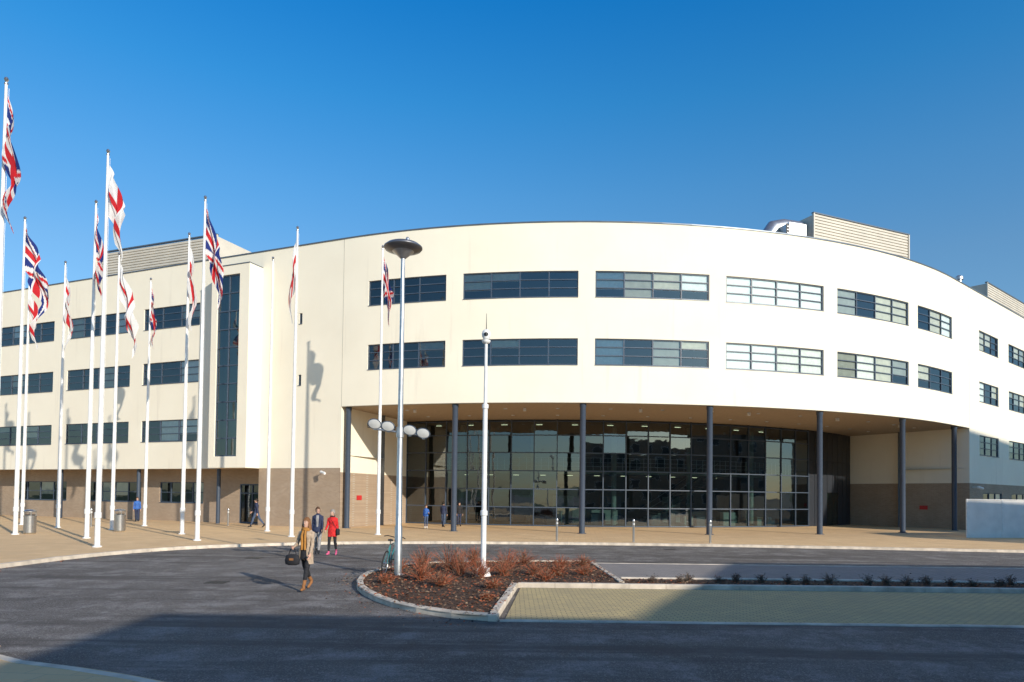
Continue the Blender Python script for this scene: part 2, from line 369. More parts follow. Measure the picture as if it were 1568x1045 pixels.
for i in range(NC):
    t0=GM+(GR-GM)*i/NC; t1=GM+(GR-GM)*(i+1)/NC; A=arcp(t0+.0008,RG,0); B=arcp(t1-.0008,RG,0)
    z0=0
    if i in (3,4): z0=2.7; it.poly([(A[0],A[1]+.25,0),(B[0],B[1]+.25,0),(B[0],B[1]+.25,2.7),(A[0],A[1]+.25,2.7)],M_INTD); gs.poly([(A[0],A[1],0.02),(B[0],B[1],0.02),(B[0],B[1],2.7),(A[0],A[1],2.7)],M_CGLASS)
    fr.poly([(A[0],A[1],z0),(B[0],B[1],z0),(B[0],B[1],5.2),(A[0],A[1],5.2)],M_DARK)
    fr.poly([(A[0],A[1],5.22),(B[0],B[1],5.22),(B[0],B[1],7.61),(A[0],A[1],7.61)],M_DARK)
ib=MB()
def ring(r0,r1,z,m,t0=GL,t1=GR,nn=24):
    for i in range(nn):
        a=t0+(t1-t0)*i/nn; b=t0+(t1-t0)*(i+1)/nn; ib.poly([arcp(a,r0,z),arcp(b,r0,z),arcp(b,r1,z),arcp(a,r1,z)],m)
def cyl(r,z0,z1,m,t0=GL,t1=GR,nn=24):
    for i in range(nn):
        a=t0+(t1-t0)*i/nn; b=t0+(t1-t0)*(i+1)/nn; ib.poly([arcp(a,r,z0),arcp(b,r,z0),arcp(b,r,z1),arcp(a,r,z1)],m)
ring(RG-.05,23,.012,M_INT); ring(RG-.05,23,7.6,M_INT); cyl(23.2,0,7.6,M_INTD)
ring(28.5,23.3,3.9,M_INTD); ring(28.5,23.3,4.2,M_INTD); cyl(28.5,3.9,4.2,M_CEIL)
for t in (GL,GR): ib.poly([arcp(t,RG-.05,0),arcp(t,23,0),arcp(t,23,7.6),arcp(t,RG-.05,7.6)],M_INT)
for i in range(60):
    a=GL+(GR-GL)*i/60; p=arcp(a,28.45,4.7); ib.box(p,(.03,.03,1),M_STEEL)
for z in (4.5,4.8,5.15): 
    for i in range(24):
        a=GL+(GR-GL)*i/24; b=GL+(GR-GL)*(i+1)/24; ib.tube([arcp(a,28.45,z),arcp(b,28.45,z)],.02,M_STEEL,6)
for dg in (-18,-7,5,17,29): p=arcp(R2(dg),29.5,0); ib.tube([p,(p[0],p[1],7.6)],.2,M_CEIL,16)
for i in range(24):
    a=R2(12+i*.62); p=arcp(a,28.0-1.6,.17*(i+1)); ib.box(p,(.36,1.6,.05),M_CEIL,Matrix.Rotation(a,3,'Z'))
for rr in (25.6,27.2):
    ib.tube([arcp(R2(12+i*.62),rr,.17*(i+1)+.95) for i in range(24)],.025,M_STEEL,6)
    ib.tube([arcp(R2(12+i*.62),rr,.17*(i+1)-.05) for i in range(24)],.09,M_INT,6)
for dg in (-16,-10,-2,8,22): p=arcp(R2(dg),23.4,1.1); ib.box(p,(1.8,.1,2.2),M_CEIL if dg%4 else M_FRAME,Matrix.Rotation(R2(dg),3,'Z'))
p=arcp(R2(2),27,.55); ib.box(p,(4.5,.8,1.1),M_CEIL,Matrix.Rotation(R2(2),3,'Z'))
for dg in range(-21,34,5):
    for rr in (25.5,30.5): 
        p=arcp(R2(dg),rr,3.86 if rr<28 else 7.5); ib.box(p,(.45,.10,.03),M_EMIT,Matrix.Rotation(R2(dg),3,'Z'))
for k in range(30):
    dg=random.uniform(-21,32); rr=random.uniform(25,31.5); h=random.uniform(.5,1.3); p=arcp(R2(dg),rr,h/2); ib.box(p,(random.uniform(.3,1.2),.4,h),random.choice([M_INTD,M_INT,M_FRAME,M_CEIL]),Matrix.Rotation(R2(dg),3,'Z'))
ib.obj('lobby_interior',bld,smooth=False)
it.obj('room_interiors',bld,smooth=False); fr.obj('window_frames',bld,smooth=False); gs.obj('window_panes',bld,smooth=False); bl.obj('window_blinds',bld,smooth=False)
mb=MB()
for dg in (-21.9,-11.98,-1.5,8.95,19.4,29.95,40.6):
    s=R2(dg)*RR; p=fp(s,-.35)
    mb.lathe((p.x,p.y,0),[(.26,0),(.26,.03),(.17,.035),(.17,BOT-.25),(.2,BOT-.2),(.2,BOT-.005)],M_COL,20)
for u in (10.3,17.95,26.3,34.7,43): p=fp(SL-u,-.35); mb.lathe((p.x,p.y,0),[(.13,0),(.13,WB-.005)],M_COL,16)
mb.obj('columns',bld)
mb=MB(); M_RED=mat('sign_red',(.55,.03,.03),.5)
p=Vector(pl).lerp(Vector(gl),.25); ang=math.atan2(gl[1]-pl[1],gl[0]-pl[0]); rt=Matrix.Rotation(ang,3,'Z')
mb.box((p.x+.03,p.y,1.9),(.6,.03,.3),M_RED,rt)
p=Vector(gr).lerp(Vector(pr),.65); ang=math.atan2(pr[1]-gr[1],pr[0]-gr[0]); rt=Matrix.Rotation(ang,3,'Z'); mb.box((p.x-.03,p.y,1.6),(.6,.03,.3),M_RED,rt)
for s,z in ((SL-1.2,3.5),(SRE+.6,3.2)):
    p=fp(s,.0); q=fp(s,.35); mb.tube([(p.x,p.y,z),(q.x,q.y,z)],.03,M_WHITE,8); q2=fp(s+.45,.55); mb.tube([(q.x,q.y,z),(q2.x,q2.y,z-.1)],[.09,.08],M_WHITE,10)
for i in range(6):
    s=SL+4+i*7.6; p=fp(s,-2.4); mb.box((p.x,p.y,BOT-.12),(.18,.18,.2),M_WHITE)
mb.obj('wall_signs_and_cameras',bld,smooth=False)
mb=MB()
def screen(a,b,z0,z1,back,slope=0):
    a=Vector(a);b=Vector(b); t=(b-a).normalized(); nrm=Vector((t.y,-t.x)); 
    if nrm.y>0: nrm=-nrm
    L=(b-a).length; nl=int((z1-z0)/.2); ang=math.atan2(t.y,t.x); rt=Matrix.Rotation(ang,3,'Z')
    c=(a+b)/2+(-nrm)*back/2
    mb.box((c.x,c.y,(z0+z1)/2-.05),(L-.06,back,z1-z0-.1),M_LOUV,rt)
    for i in range(nl):
        z=z0+.2*i+.08; c=(a+b)/2+nrm*.02; mb.box((c.x,c.y,z),(L,.07,.14),M_LOUV,rt)
    c=(a+b)/2+nrm*.02; mb.box((c.x,c.y,z1),(L+.1,.2,.08),M_COPE,rt)
    for k in (0,1):
        e=a.lerp(b,k)+nrm*.05; mb.box((e.x,e.y,(z0+z1)/2),(.1,.14,z1-z0),M_LOUV,rt)
screen((19.4,44.0),(27.6,47.5),17.8,20.8,6); screen((40.2,57.7),(55,69.5),17.8,20.8,5)
a_,b_=Vector((-21.2,48.2)),Vector((-32.3,52.4)); screen(b_,a_,17.8,20.5,6)
mb.tube([(16.6,44.2,17.8),(16.6,44.2,19.4),(16.9,44.3,19.8),(17.6,44.5,20.0),(18.9,44.9,20.0)],[.55]*5,M_GALV,18)
mb.box((17.9,43.6,19.1),(1.3,1.0,1.3),M_GALV,Matrix.Rotation(.3,3,'Z')); 
mb.box((17.75,43.08,19.1),(1.1,.03,1.1),M_BLK,Matrix.Rotation(.3,3,'Z'))
for i in range(5): mb.box((17.75,43.05,18.65+i*.2),(1.0,.06,.05),M_GALV,Matrix.Rotation(.3,3,'Z'))
for x,y,h in ((34.6,52.7,1.5),(36.5,56,1.0),(31.8,50.4,.8)): mb.lathe((x,y,17.8),[(.2,0),(.2,h),(.3,h+.05),(.3,h+.25),(.1,h+.4)],M_GALV,14)
mb.obj('rooftop_plant',bld)

# ------------------------------------------------------------------ ground
def flat(name,pts,z,m,parent=None):
    mb=MB(); mb.poly([(x,y,z) for x,y in pts],m); o=mb.obj(name,parent,smooth=False)
    if o.data.polygons[0].normal.z<0: o.data.flip_normals()
    return o
M_GRASS=mat('verge_grass',(.06,.09,.03),.9,ns=2,na=.4,bump=.5)
flat('ground',[(-900,-900),(900,-900),(900,900),(-900,900)],-.135,M_GRASS)
flat('road',[(-120,-60),(140,-60),(140,48),(-120,48)],-.12,M_ASPH)
def catmull(pts,n=8):
    out=[]; P_=[Vector(p) for p in pts]
    for i in range(len(P_)-1):
        a=P_[max(i-1,0)];b=P_[i];c=P_[i+1];d=P_[min(i+2,len(P_)-1)]
        for k in range(n):
            t=k/n; out.append(.5*((2*b)+(-a+c)*t+(2*a-5*b+4*c-d)*t*t+(-a+3*b-3*c+d)*t**3))
    out.append(P_[-1]); return out
def kerb(name,pts,w=.14,top=.004,seg=.92,side=1,z0=-.13):
    P_=[Vector(p) for p in pts]; L=[0]
    for a,b in zip(P_[:-1],P_[1:]): L.append(L[-1]+(b-a).length)
    n=max(1,round(L[-1]/seg)); 
    def at(d):
        for i in range(len(L)-1):
            if d<=L[i+1]+1e-9: 
                k=(d-L[i])/max(1e-9,L[i+1]-L[i]); return P_[i].lerp(P_[i+1],k)
        return P_[-1]
    mb=MB()
    for i in range(n):
        a=at(L[-1]*i/n+.004); b=at(L[-1]*(i+1)/n-.004); t=(b-a).normalized(); nn=Vector((-t.y,t.x))*side
        j=random.uniform(-.003,.003)
        a1,b1_=a+nn*w,b+nn*w; ac,bc=a+nn*.02,b+nn*.02
        tz=top+j
        vs=[(a.x,a.y,z0),(b.x,b.y,z0),(b.x,b.y,tz-.02),(a.x,a.y,tz-.02),(ac.x,ac.y,tz),(bc.x,bc.y,tz),(b1_.x,b1_.y,tz),(a1.x,a1.y,tz),(b1_.x,b1_.y,z0),(a1.x,a1.y,z0)]
        mb.raw(vs,[(0,1,2,3),(3,2,5,4),(4,5,6,7),(7,6,8,9),(0,3,4,7,9),(1,8,6,5,2)],M_KERB)
    return mb.obj(name,smooth=False)
K1=[(-60,1),(-18,9),(-15.6,12.5),(-14.9,16),(-14.9,19.8),(-14.5,23.7),(-12.9,27.2),(-9.8,29.8),(-5.8,31.4),(.5,32.2),(10,32.1),(23,30.7),(60,25.5)]
k1=catmull(K1,8)
flat('pavement',[(p.x,p.y) for p in k1]+[(60,70),(-75,80)],0,M_PAVE)
kerb('pavement_kerb',k1,side=1,w=.18)
k2=catmull([(-40,10),(-11,10.2),(-6.6,8.95),(-4,7.95),(-1,6.1),(1,3),(2,-3)],8)
flat('near_pavement',[(p.x,p.y) for p in k2]+[(-40,-3)],0,M_PAVE); kerb('near_kerb',k2,side=-1)
bedL=catmull([(2.75,23.4),(-.5,23.0),(-3.0,22.0),(-3.9,20.2),(-4.05,18.4),(-3.6,16.2),(-2.5,14.1),(-1.2,12.9),(-.25,12.55)],8)
bedR=[Vector((-.25,12.55)),Vector((.18,17.15)),Vector((2.9,17.6)),Vector((2.75,23.4))]
BEDP=[(p.x,p.y) for p in bedL]+[(p.x,p.y) for p in bedR[1:-1]]
flat('planting_bed',BEDP,-.03,M_MULCH)
kerb('bed_kerb',bedL,side=1,w=.16)
kerb('bed_kerb',[bedR[0],bedR[1]],side=1,w=.16); kerb('bed_kerb',[bedR[1],Vector((6,17.2)),Vector((42,17.2))],side=1); kerb('bed_kerb',[Vector((2.95,17.75)),Vector((2.75,23.4))],side=1)
flat('hedge_strip',[(2.95,17.33),(42,17.33),(42,18.6),(2.95,18.6)],-.035,M_MULCH)
kerb('strip_kerb',[Vector((3.0,18.6)),Vector((42,18.6))],side=1)
flat('parking_bay',[(-.1,12.7),(42,12.7),(42,17.15),(.25,17.1)],-.105,M_BLOCK)
kerb('bay_edging',[Vector((-.2,12.56)),Vector((42,12.56))],side=1,top=-.095,w=.12)
flat('lay_by_paving',[(3.05,18.75),(42,18.75),(42,23.5),(2.9,23.5)],-.108,M_BLOCKG)
kerb('layby_edging',[Vector((2.8,23.5)),Vector((42,23.2))],side=1,top=-.098,w=.12)
mb=MB(); M_IRON=mat('cast_iron',(.04,.04,.04),.6,.4)
for x,y in ((-7.5,17.5),(7,30.2),(-9,24)):
    mb.box((x,y,-.116),(.5,.45,.012),M_IRON)
    for k in range(5): mb.box((x-.18+k*.09,y,-.108),(.03,.36,.006),M_BLK)
mb.obj('drain_covers',smooth=False)
mb=MB(); LM=[mat('leaf_red',(.38,.10,.035),.8),mat('leaf_brown',(.20,.095,.045),.8),mat('leaf_tan',(.34,.22,.13),.8),mat('leaf_dark',(.035,.022,.016),.9)]
def leaf(x,y,z,s,m):
    a=random.uniform(0,6.28); t=random.uniform(-.5,.5); dx,dy=math.cos(a)*s,math.sin(a)*s
    mb.poly([(x-dx,y-dy,z),(x+dy*.5,y-dx*.5,z+s*t+.01),(x+dx,y+dy,z+s*.5),(x-dy*.5,y+dx*.5,z+.01-s*t*.3)],m)
def inbed(x,y):
    c=False; j=len(BEDP)-1
    for i in range(len(BEDP)):
        xi,yi=BEDP[i];xj,yj=BEDP[j]
        if (yi>y)!=(yj>y) and x<(xj-xi)*(y-yi)/(yj-yi)+xi: c=not c
        j=i
    return c
cnt=0
while cnt<6000:
    x,y=random.uniform(-4,2.9),random.uniform(12.6,23.3)
    if inbed(x,y): leaf(x,y,-.02+random.uniform(0,.03),random.uniform(.018,.05),random.choice([LM[0],LM[0],LM[1],LM[1],LM[2],LM[3],LM[3]])); cnt+=1
for _ in range(2500): leaf(random.uniform(3,30),random.uniform(17.4,18.5),-.025,random.uniform(.02,.05),random.choice(LM))
for _ in range(320):
    t=random.random(); p=bedL[int(t*(len(bedL)-1))]; leaf(p.x+random.gauss(-.25,.25),p.y+random.gauss(-.25,.3),-.112,random.uniform(.02,.035),random.choice(LM))
for _ in range(260):
    t=random.random(); p=k1[int(20+t*50)]; leaf(p.x+random.gauss(.3,.3),p.y-abs(random.gauss(.2,.3)),-.112,random.uniform(.02,.045),random.choice(LM))
mb.obj('leaf_litter',smooth=False)
TW=[mat('stem_red',(.36,.09,.035),.6),mat('stem_brown',(.17,.085,.05),.7)]
def shrub(name,x,y,h,sp,n,leafy,z=-.03,stems=TW,lms=LM[:3]):
    global mb
    mb=MB()
    for i in range(n):
        a=random.uniform(0,6.28); r=random.uniform(.1,1)*sp; hh=h*random.uniform(.45,1)*(1-.4*(r/sp)**2)
        b=(random.uniform(-.08,.08),random.uniform(-.08,.08)); e=(math.cos(a)*r,math.sin(a)*r)
        p=[(b[0]+(e[0]-b[0])*t**1.3+random.uniform(-.02,.02)*t,b[1]+(e[1]-b[1])*t**1.3,hh*t+random.uniform(-.01,.01)) for t in (0,.35,.7,1)]
        m=random.choice(stems); mb.tube(p,[.007,.005,.004,.002],m,3)
        for _ in range(leafy):
            t=random.uniform(.2,1); q=(b[0]+(e[0]-b[0])*t+random.uniform(-.07,.07),b[1]+(e[1]-b[1])*t+random.uniform(-.07,.07),max(.01,hh*t+random.uniform(-.05,.05)))
            leaf(q[0],q[1],q[2],random.uniform(.014,.032),random.choice(lms))
            if random.random()<.5: mb.tube([p[2],q],[.003,.002],m,3)
    return mb.obj(name,smooth=False,loc=(x,y,z))
for x,y,h,s in [(-2.3,17.6,.75,.6),(-1.8,20.0,.9,.65),(-.8,18.3,.65,.55),(-.1,20.6,.7,.65),(.7,19.2,.45,.55),(-1.7,16.6,.45,.5),(-2.7,21.0,.7,.55),(1.5,20.8,.5,.6),(-.4,16.4,.28,.35),(-1.4,18.9,.85,.6),(.9,17.9,.35,.4),(2.1,19.4,.35,.5),(-3.1,17.0,.3,.3),(2.3,21.8,.4,.5),(-3.2,19.6,.45,.4),(.4,22,.55,.6),(-1.2,21.9,.7,.6),(-.5,14.6,.15,.2),(-.2,18.9,.5,.5),(1.3,19.1,.4,.5)]:
    shrub('dogwood_shrub',x,y,h,s,75,5)
GR_=[mat('lavender_stem',(.12,.10,.08),.8),mat('lavender_leaf',(.085,.075,.06),.8)]
x=3.6
while x<27:
    shrub('lavender_plant',x+random.uniform(-.15,.15),17.95+random.uniform(-.2,.2),random.uniform(.18,.38),random.uniform(.14,.28),30,4,stems=GR_+[TW[1]],lms=[GR_[1],LM[3],GR_[0],LM[1]]); x+=random.uniform(.42,.75)

# ------------------------------------------------------------------ flagpoles & flags
F_R=mat('flag_red',(.62,.02,.03),.8); F_W=mat('flag_white',(.80,.80,.80),.8); F_B=mat('flag_blue',(.012,.03,.20),.8)
EYEW=mat('eye_white',(.7,.68,.66),.4)
for m in (F_R,F_W,F_B):
    nt=m.node_tree; b=nt.nodes['Principled BSDF']; tl=N(nt,'ShaderNodeBsdfTranslucent'); nt.links.new(b.inputs['Base Color'].links[0].from_socket,tl.inputs[0]); mx=N(nt,'ShaderNodeMixShader'); mx.inputs[0].default_value=.3
    nt.links.new(b.outputs[0],mx.inputs[1]); nt.links.new(tl.outputs[0],mx.inputs[2]); nt.links.new(mx.outputs[0],nt.nodes['Material Output'].inputs[0])
def uj(u,v):
    x=u*60-30; y=v*30-15
    if abs(x)<3 or abs(y)<3: return F_R
    if abs(x)<5 or abs(y)<5: return F_W
    d1=(x*30-y*60)/67.08; d2=(x*30+y*60)/67.08
    d=d1 if x*y>0 else d2
    if abs(d)<3:
        k=d*(1 if x>0 else -1)
        if (x*y>0 and -2<k<0) or (x*y<=0 and 0<k<2): return F_R
        return F_W
    return F_B
def sg(u,v):
    x=u*60-30; y=v*36-18
    return F_R if abs(x)<3.6 or abs(y)<3.6 else F_W
def flagpole(x,y,kind,W,drop,ang,H=15.3,hoist=2.1,ph=0,top0=.45):
    mb=MB()
    mb.lathe((0,0,0),[(.17,0),(.17,.04),(.105,.06),(.10,.5),(.085,5),(.06,11),(.042,H)],M_POLE,18)
    mb.lathe((0,0,H),[(.03,0),(.06,.02),(.06,.06),(.02,.08),(.05,.12),(.07,.17),(.05,.23),(.005,.26)],M_STEEL,14)
    mb.lathe((0,0,1.1),[(.11,0),(.125,.02),(.125,.22),(.11,.24)],M_POLE,14)
    mb.tube([(.08,.05,1.3),(.06,.045,H-.1)],.006,M_WHITE,4)
    if kind:
        nu,nv=60,34; fn=uj if kind=='uj' else sg; zt=H-top0
        dx,dy=math.cos(ang),math.sin(ang); vs=[]
        for i in range(nu+1):
            a=i/nu
            for j in range(nv+1):
                b=j/nv
                o=.06+W*(a**.8)*(1-.3*b*a)+.06*math.sin(a*7+b*5+ph)*a**.6
                l=(.22*math.sin(a*10+b*4+ph)+.07*math.sin(a*22-b*7+ph*2))*min(1,a*4)+.16*math.sin(b*6+ph)*min(1,a*3)
                z=zt-b*hoist*(1-.15*a)-drop*(a**1.05)-.04*math.sin(a*9+ph+b*2)
                vs.append((o*dx-l*dy,o*dy+l*dx,z))
        i0=len(mb.v); mb.v+=vs
        for i in range(nu):
            for j in range(nv):
                q=i0+i*(nv+1)+j; mb.f.append((q,q+1,q+nv+2,q+nv+1)); mb.m.append(mb.mi(fn((i+.5)/nu,1-(j+.5)/nv)))
    return mb.obj('flagpole',loc=(x,y,0))
FP=[(-16.55,21.8,'uj',.30,2.7,.1),(-15.97,26.4,'sg',.6,2.0,0.1),(-14.0,30.5,'uj',.85,2.9,.1),(-10.9,33.9,'sg',.28,2.6,3.3),(-7.1,36.4,'uj',.5,2.0,.2),
(-19.3,31.1,'uj',.3,2.8,.1),(-24,33.1,'uj',1.35,2.9,-.1),(-16.8,34.9,'sg',.3,2.8,0),(-13.7,38.4,None,0,0,0),(-22.2,38.0,'sg',1.15,3.6,-.1),(-26.2,39.5,'sg',.35,2.8,.1),(-22.8,42.5,'uj',.28,2.2,.2),(-30.2,42.2,'sg',.45,2.4,0)]
for i,(x,y,k,W,dp,an) in enumerate(FP): flagpole(x,y,k,W,dp,an,ph=i*1.7,top0=.35 if k else 0)

# ------------------------------------------------------------------ street lamp
mb=MB(); H=8.75
M_LENS=mat('lamp_lens',(.55,.55,.53),.12)
M_HEAD=mat('floodlight_shell',(.66,.65,.62),.35)
mb.lathe((0,0,0),[(.19,0),(.19,.02),(.105,.025),(.105,1.3),(.085,1.36),(.075,4),(.055,H)],M_GALV,20)
mb.lathe((0,0,H),[(.06,0),(.09,.02),(.22,.14),(.30,.20),(.30,.23)],M_GALV,28)
mb.lathe((0,0,H+.2),[(.29,0),(.5,.06),(.535,.1),(.53,.13),(.44,.2),(.28,.26),(.12,.29),(.02,.3)],mat('lamp_hood',(.20,.20,.21),.35,.7),36)
mb.lathe((0,0,H+.03),[(.10,0),(.13,.1),(.13,.17)],M_LENS,20)
mb.lathe((.12,0,H+.49),[(.05,0),(.05,.09),(.03,.12),(.005,.13)],M_GALV,12)
zf=3.98
mb.tube([(-.66,0,zf+.02),(.66,0,zf-.14)],.028,M_GALV,10); mb.lathe((0,0,zf-.2),[(.11,0),(.11,.28)],M_GALV,16)
for sx,zz in ((-.70,.12),(-.33,.06),(.27,-.04),(.64,-.12)):
    c=Vector((sx,0,zf+zz+.05)); rt=Matrix.Rotation(R2(10),3,'Y')@Matrix.Rotation(R2(104),3,'X')
    mb.lathe(c,[(.03,-.17),(.085,-.15),(.13,-.08),(.155,0),(.155,.05),(.145,.06)],M_HEAD,22,rot=rt,sx=1.2,sy=.9)
    mb.lathe(c,[(.161,.03),(.165,.045),(.161,.06)],M_FRAME,22,rot=rt,sx=1.2,sy=.9)
    mb.lathe(c,[(.14,.061),(.135,.072),(.07,.088),(.01,.092)],M_LENS,22,rot=rt,sx=1.2,sy=.9)
    mb.box(c+Vector((0,.02,-.11)),(.07,.05,.12),M_GALV)
    mb.tube([c+Vector((-.2,0,0)),c+Vector((-.2,0,-.1)),c+Vector((.2,0,-.1)),c+Vector((.2,0,0))],.012,M_BLK,6)
mb.obj('street_lamp',loc=(-3.1,18.8,-.03))
mb=MB()
mb.lathe((0,0,0),[(.21,0),(.21,.03),(.08,.3),(.075,.33),(.075,1.65),(.1,1.66),(.1,1.78),(.07,1.8),(.066,4.6),(.09,4.61),(.09,4.72),(.048,4.74),(.042,6.4)],M_POLE,20)
mb.lathe((0,0,6.4),[(.05,0),(.1,.03),(.12,.07),(.12,.1),(.05,.12)],M_POLE,18)
mb.lathe((0,0,6.52),[(.04,0),(.085,.02),(.12,.09),(.125,.16),(.10,.24),(.05,.28),(.01,.29)],M_WHITE,20)
mb.lathe((0,-.1,6.62),[(.01,-.03),(.06,0),(.06,.06),(.01,.09)],M_BLK,12)
mb.tube([(0,0,6.8),(0,0,7.25)],[.012,.005],M_BLK,6); mb.tube([(-.1,0,6.45),(.1,0,6.45)],.03,M_POLE,8)
for k in range(4):
    a=k*1.57+.4; mb.box((math.cos(a)*.12,math.sin(a)*.12,.12),(.14,.015,.2),M_POLE,Matrix.Rotation(a,3,'Z'))
mb.obj('cctv_mast',loc=(-.76,18.8,-.03))
def bollard(x,y):
    mb=MB(); mb.lathe((0,0,0),[(.09,0),(.09,.01),(.055,.015),(.055,.98),(.06,.985),(.06,1.05),(.045,1.09),(.01,1.1)],M_STEEL,18)
    mb.lathe((0,0,.84),[(.0555,0),(.058,.005),(.058,.05),(.0555,.055)],M_WHITE,18); mb.obj('steel_bollard',loc=(x,y,0))
for x in (2.2,5.9,9.6): bollard(x,33.0)
for x,y in ((-18.4,44.4),(-25.2,41.0)): bollard(x,y)
def bin_(x,y):
    mb=MB(); mb.lathe((0,0,0),[(.22,0),(.24,.03),(.27,.06),(.27,.84),(.285,.85),(.285,.9),(.25,.91),(.2,.93)],M_STEEL,28)
    for k in range(4): a=k*1.57+.78; mb.tube([(math.cos(a)*.24,math.sin(a)*.24,.9),(math.cos(a)*.24,math.sin(a)*.24,1.1)],.018,M_STEEL,8)
    mb.lathe((0,0,1.08),[(.285,0),(.285,.04),(.22,.1),(.1,.13),(.01,.14)],M_STEEL,28); mb.lathe((0,0,.90),[(.21,0),(.21,.05)],M_BLK,20)
    mb.obj('litter_bin',loc=(x,y,0))
bin_(-23.8,33.8); bin_(-20.9,36.5)
mb=MB(); M_HOARD=mat('hoarding_paint',(.78,.76,.73),.6,ns=1.5,na=.08)
x0,y0=26.9,40.4
for i in range(14):
    a=(x0+i*2.44*.985,y0+i*2.44*.17); c=(a[0]+1.2,a[1]+.2); rt=Matrix.Rotation(math.atan2(.17,.985),3,'Z')
    mb.box((c[0],c[1],1.12),(2.42,.03,2.24),M_HOARD,rt); mb.box((a[0],a[1]-.02,1.15),(.07,.06,2.28),M_WHITE,rt)
    mb.box((c[0],c[1]-.01,2.26),(2.44,.08,.05),M_WHITE,rt)
mb.obj('site_hoarding',smooth=False)
def bicycle(x,y,rz,z=-.03,lean=.12):
    mb=MB(); RT=mat('tyre',(.02,.02,.02),.8); FRM=mat('bike_frame',(.03,.22,.24),.35); 
    def wheel(cx):
        n=32; pts=[(cx+math.cos(2*math.pi*k/n)*.33,0,.34+math.sin(2*math.pi*k/n)*.33) for k in range(n+1)]
        mb.tube(pts,.017,RT,8); pts=[(cx+math.cos(2*math.pi*k/n)*.305,0,.34+math.sin(2*math.pi*k/n)*.305) for k in range(n+1)]; mb.tube(pts,.008,M_STEEL,6)
        for k in range(16): a=2*math.pi*k/16; mb.tube([(cx,0,.34),(cx+math.cos(a)*.3,0,.34+math.sin(a)*.3)],.002,M_STEEL,3)
        mb.tube([(cx,-.05,.34),(cx,.05,.34)],.02,M_STEEL,8)
    wheel(-.5);wheel(.52)
    BBk=(-.08,0,.30);ST=(-.2,0,.82);HT=(.33,0,.85);HB=(.37,0,.70);RW=(-.5,0,.34)
    for a,b in ((BBk,ST),(ST,HT),(BBk,HB),(HT,HB)): mb.tube([a,b],.017,FRM,8)
    for s in (-.05,.05):
        mb.tube([BBk,(RW[0],s,RW[2])],.01,FRM,6); mb.tube([ST,(RW[0],s,RW[2])],.009,FRM,6); mb.tube([HB,(.42,s,.62),(.52,s,.34)],.012,FRM,6)
    mb.tube([ST,(-.23,0,.93)],.013,M_STEEL,8); mb.lathe((-.25,0,.93),[(.03,0),(.09,.01),(.09,.04),(.03,.06)],M_BLK,14,sx=1.4,sy=.8)
    mb.tube([HT,(.31,0,.98)],.014,M_STEEL,8); mb.tube([(.2,-.3,1.0),(.3,-.22,1.02),(.33,0,.99),(.3,.22,1.02),(.2,.3,1.0)],.013,M_BLK,8)
    mb.lathe((-.08,0,.3),[(.09,-.005),(.09,.005)],M_STEEL,20,rot=Matrix.Rotation(1.5708,3,'X'))
    mb.tube([(-.08,.03,.3),(.02,.09,.17)],.01,M_STEEL,6); mb.tube([(-.08,-.03,.3),(-.18,-.09,.43)],.01,M_STEEL,6)
    mb.box((.02,.13,.17),(.09,.08,.02),M_BLK); mb.box((-.18,-.13,.43),(.09,.08,.02),M_BLK)
    o=mb.obj('bicycle',loc=(x,y,z)); o.rotation_euler=(lean,0,rz)
bicycle(-3.42,19.1,R2(86))

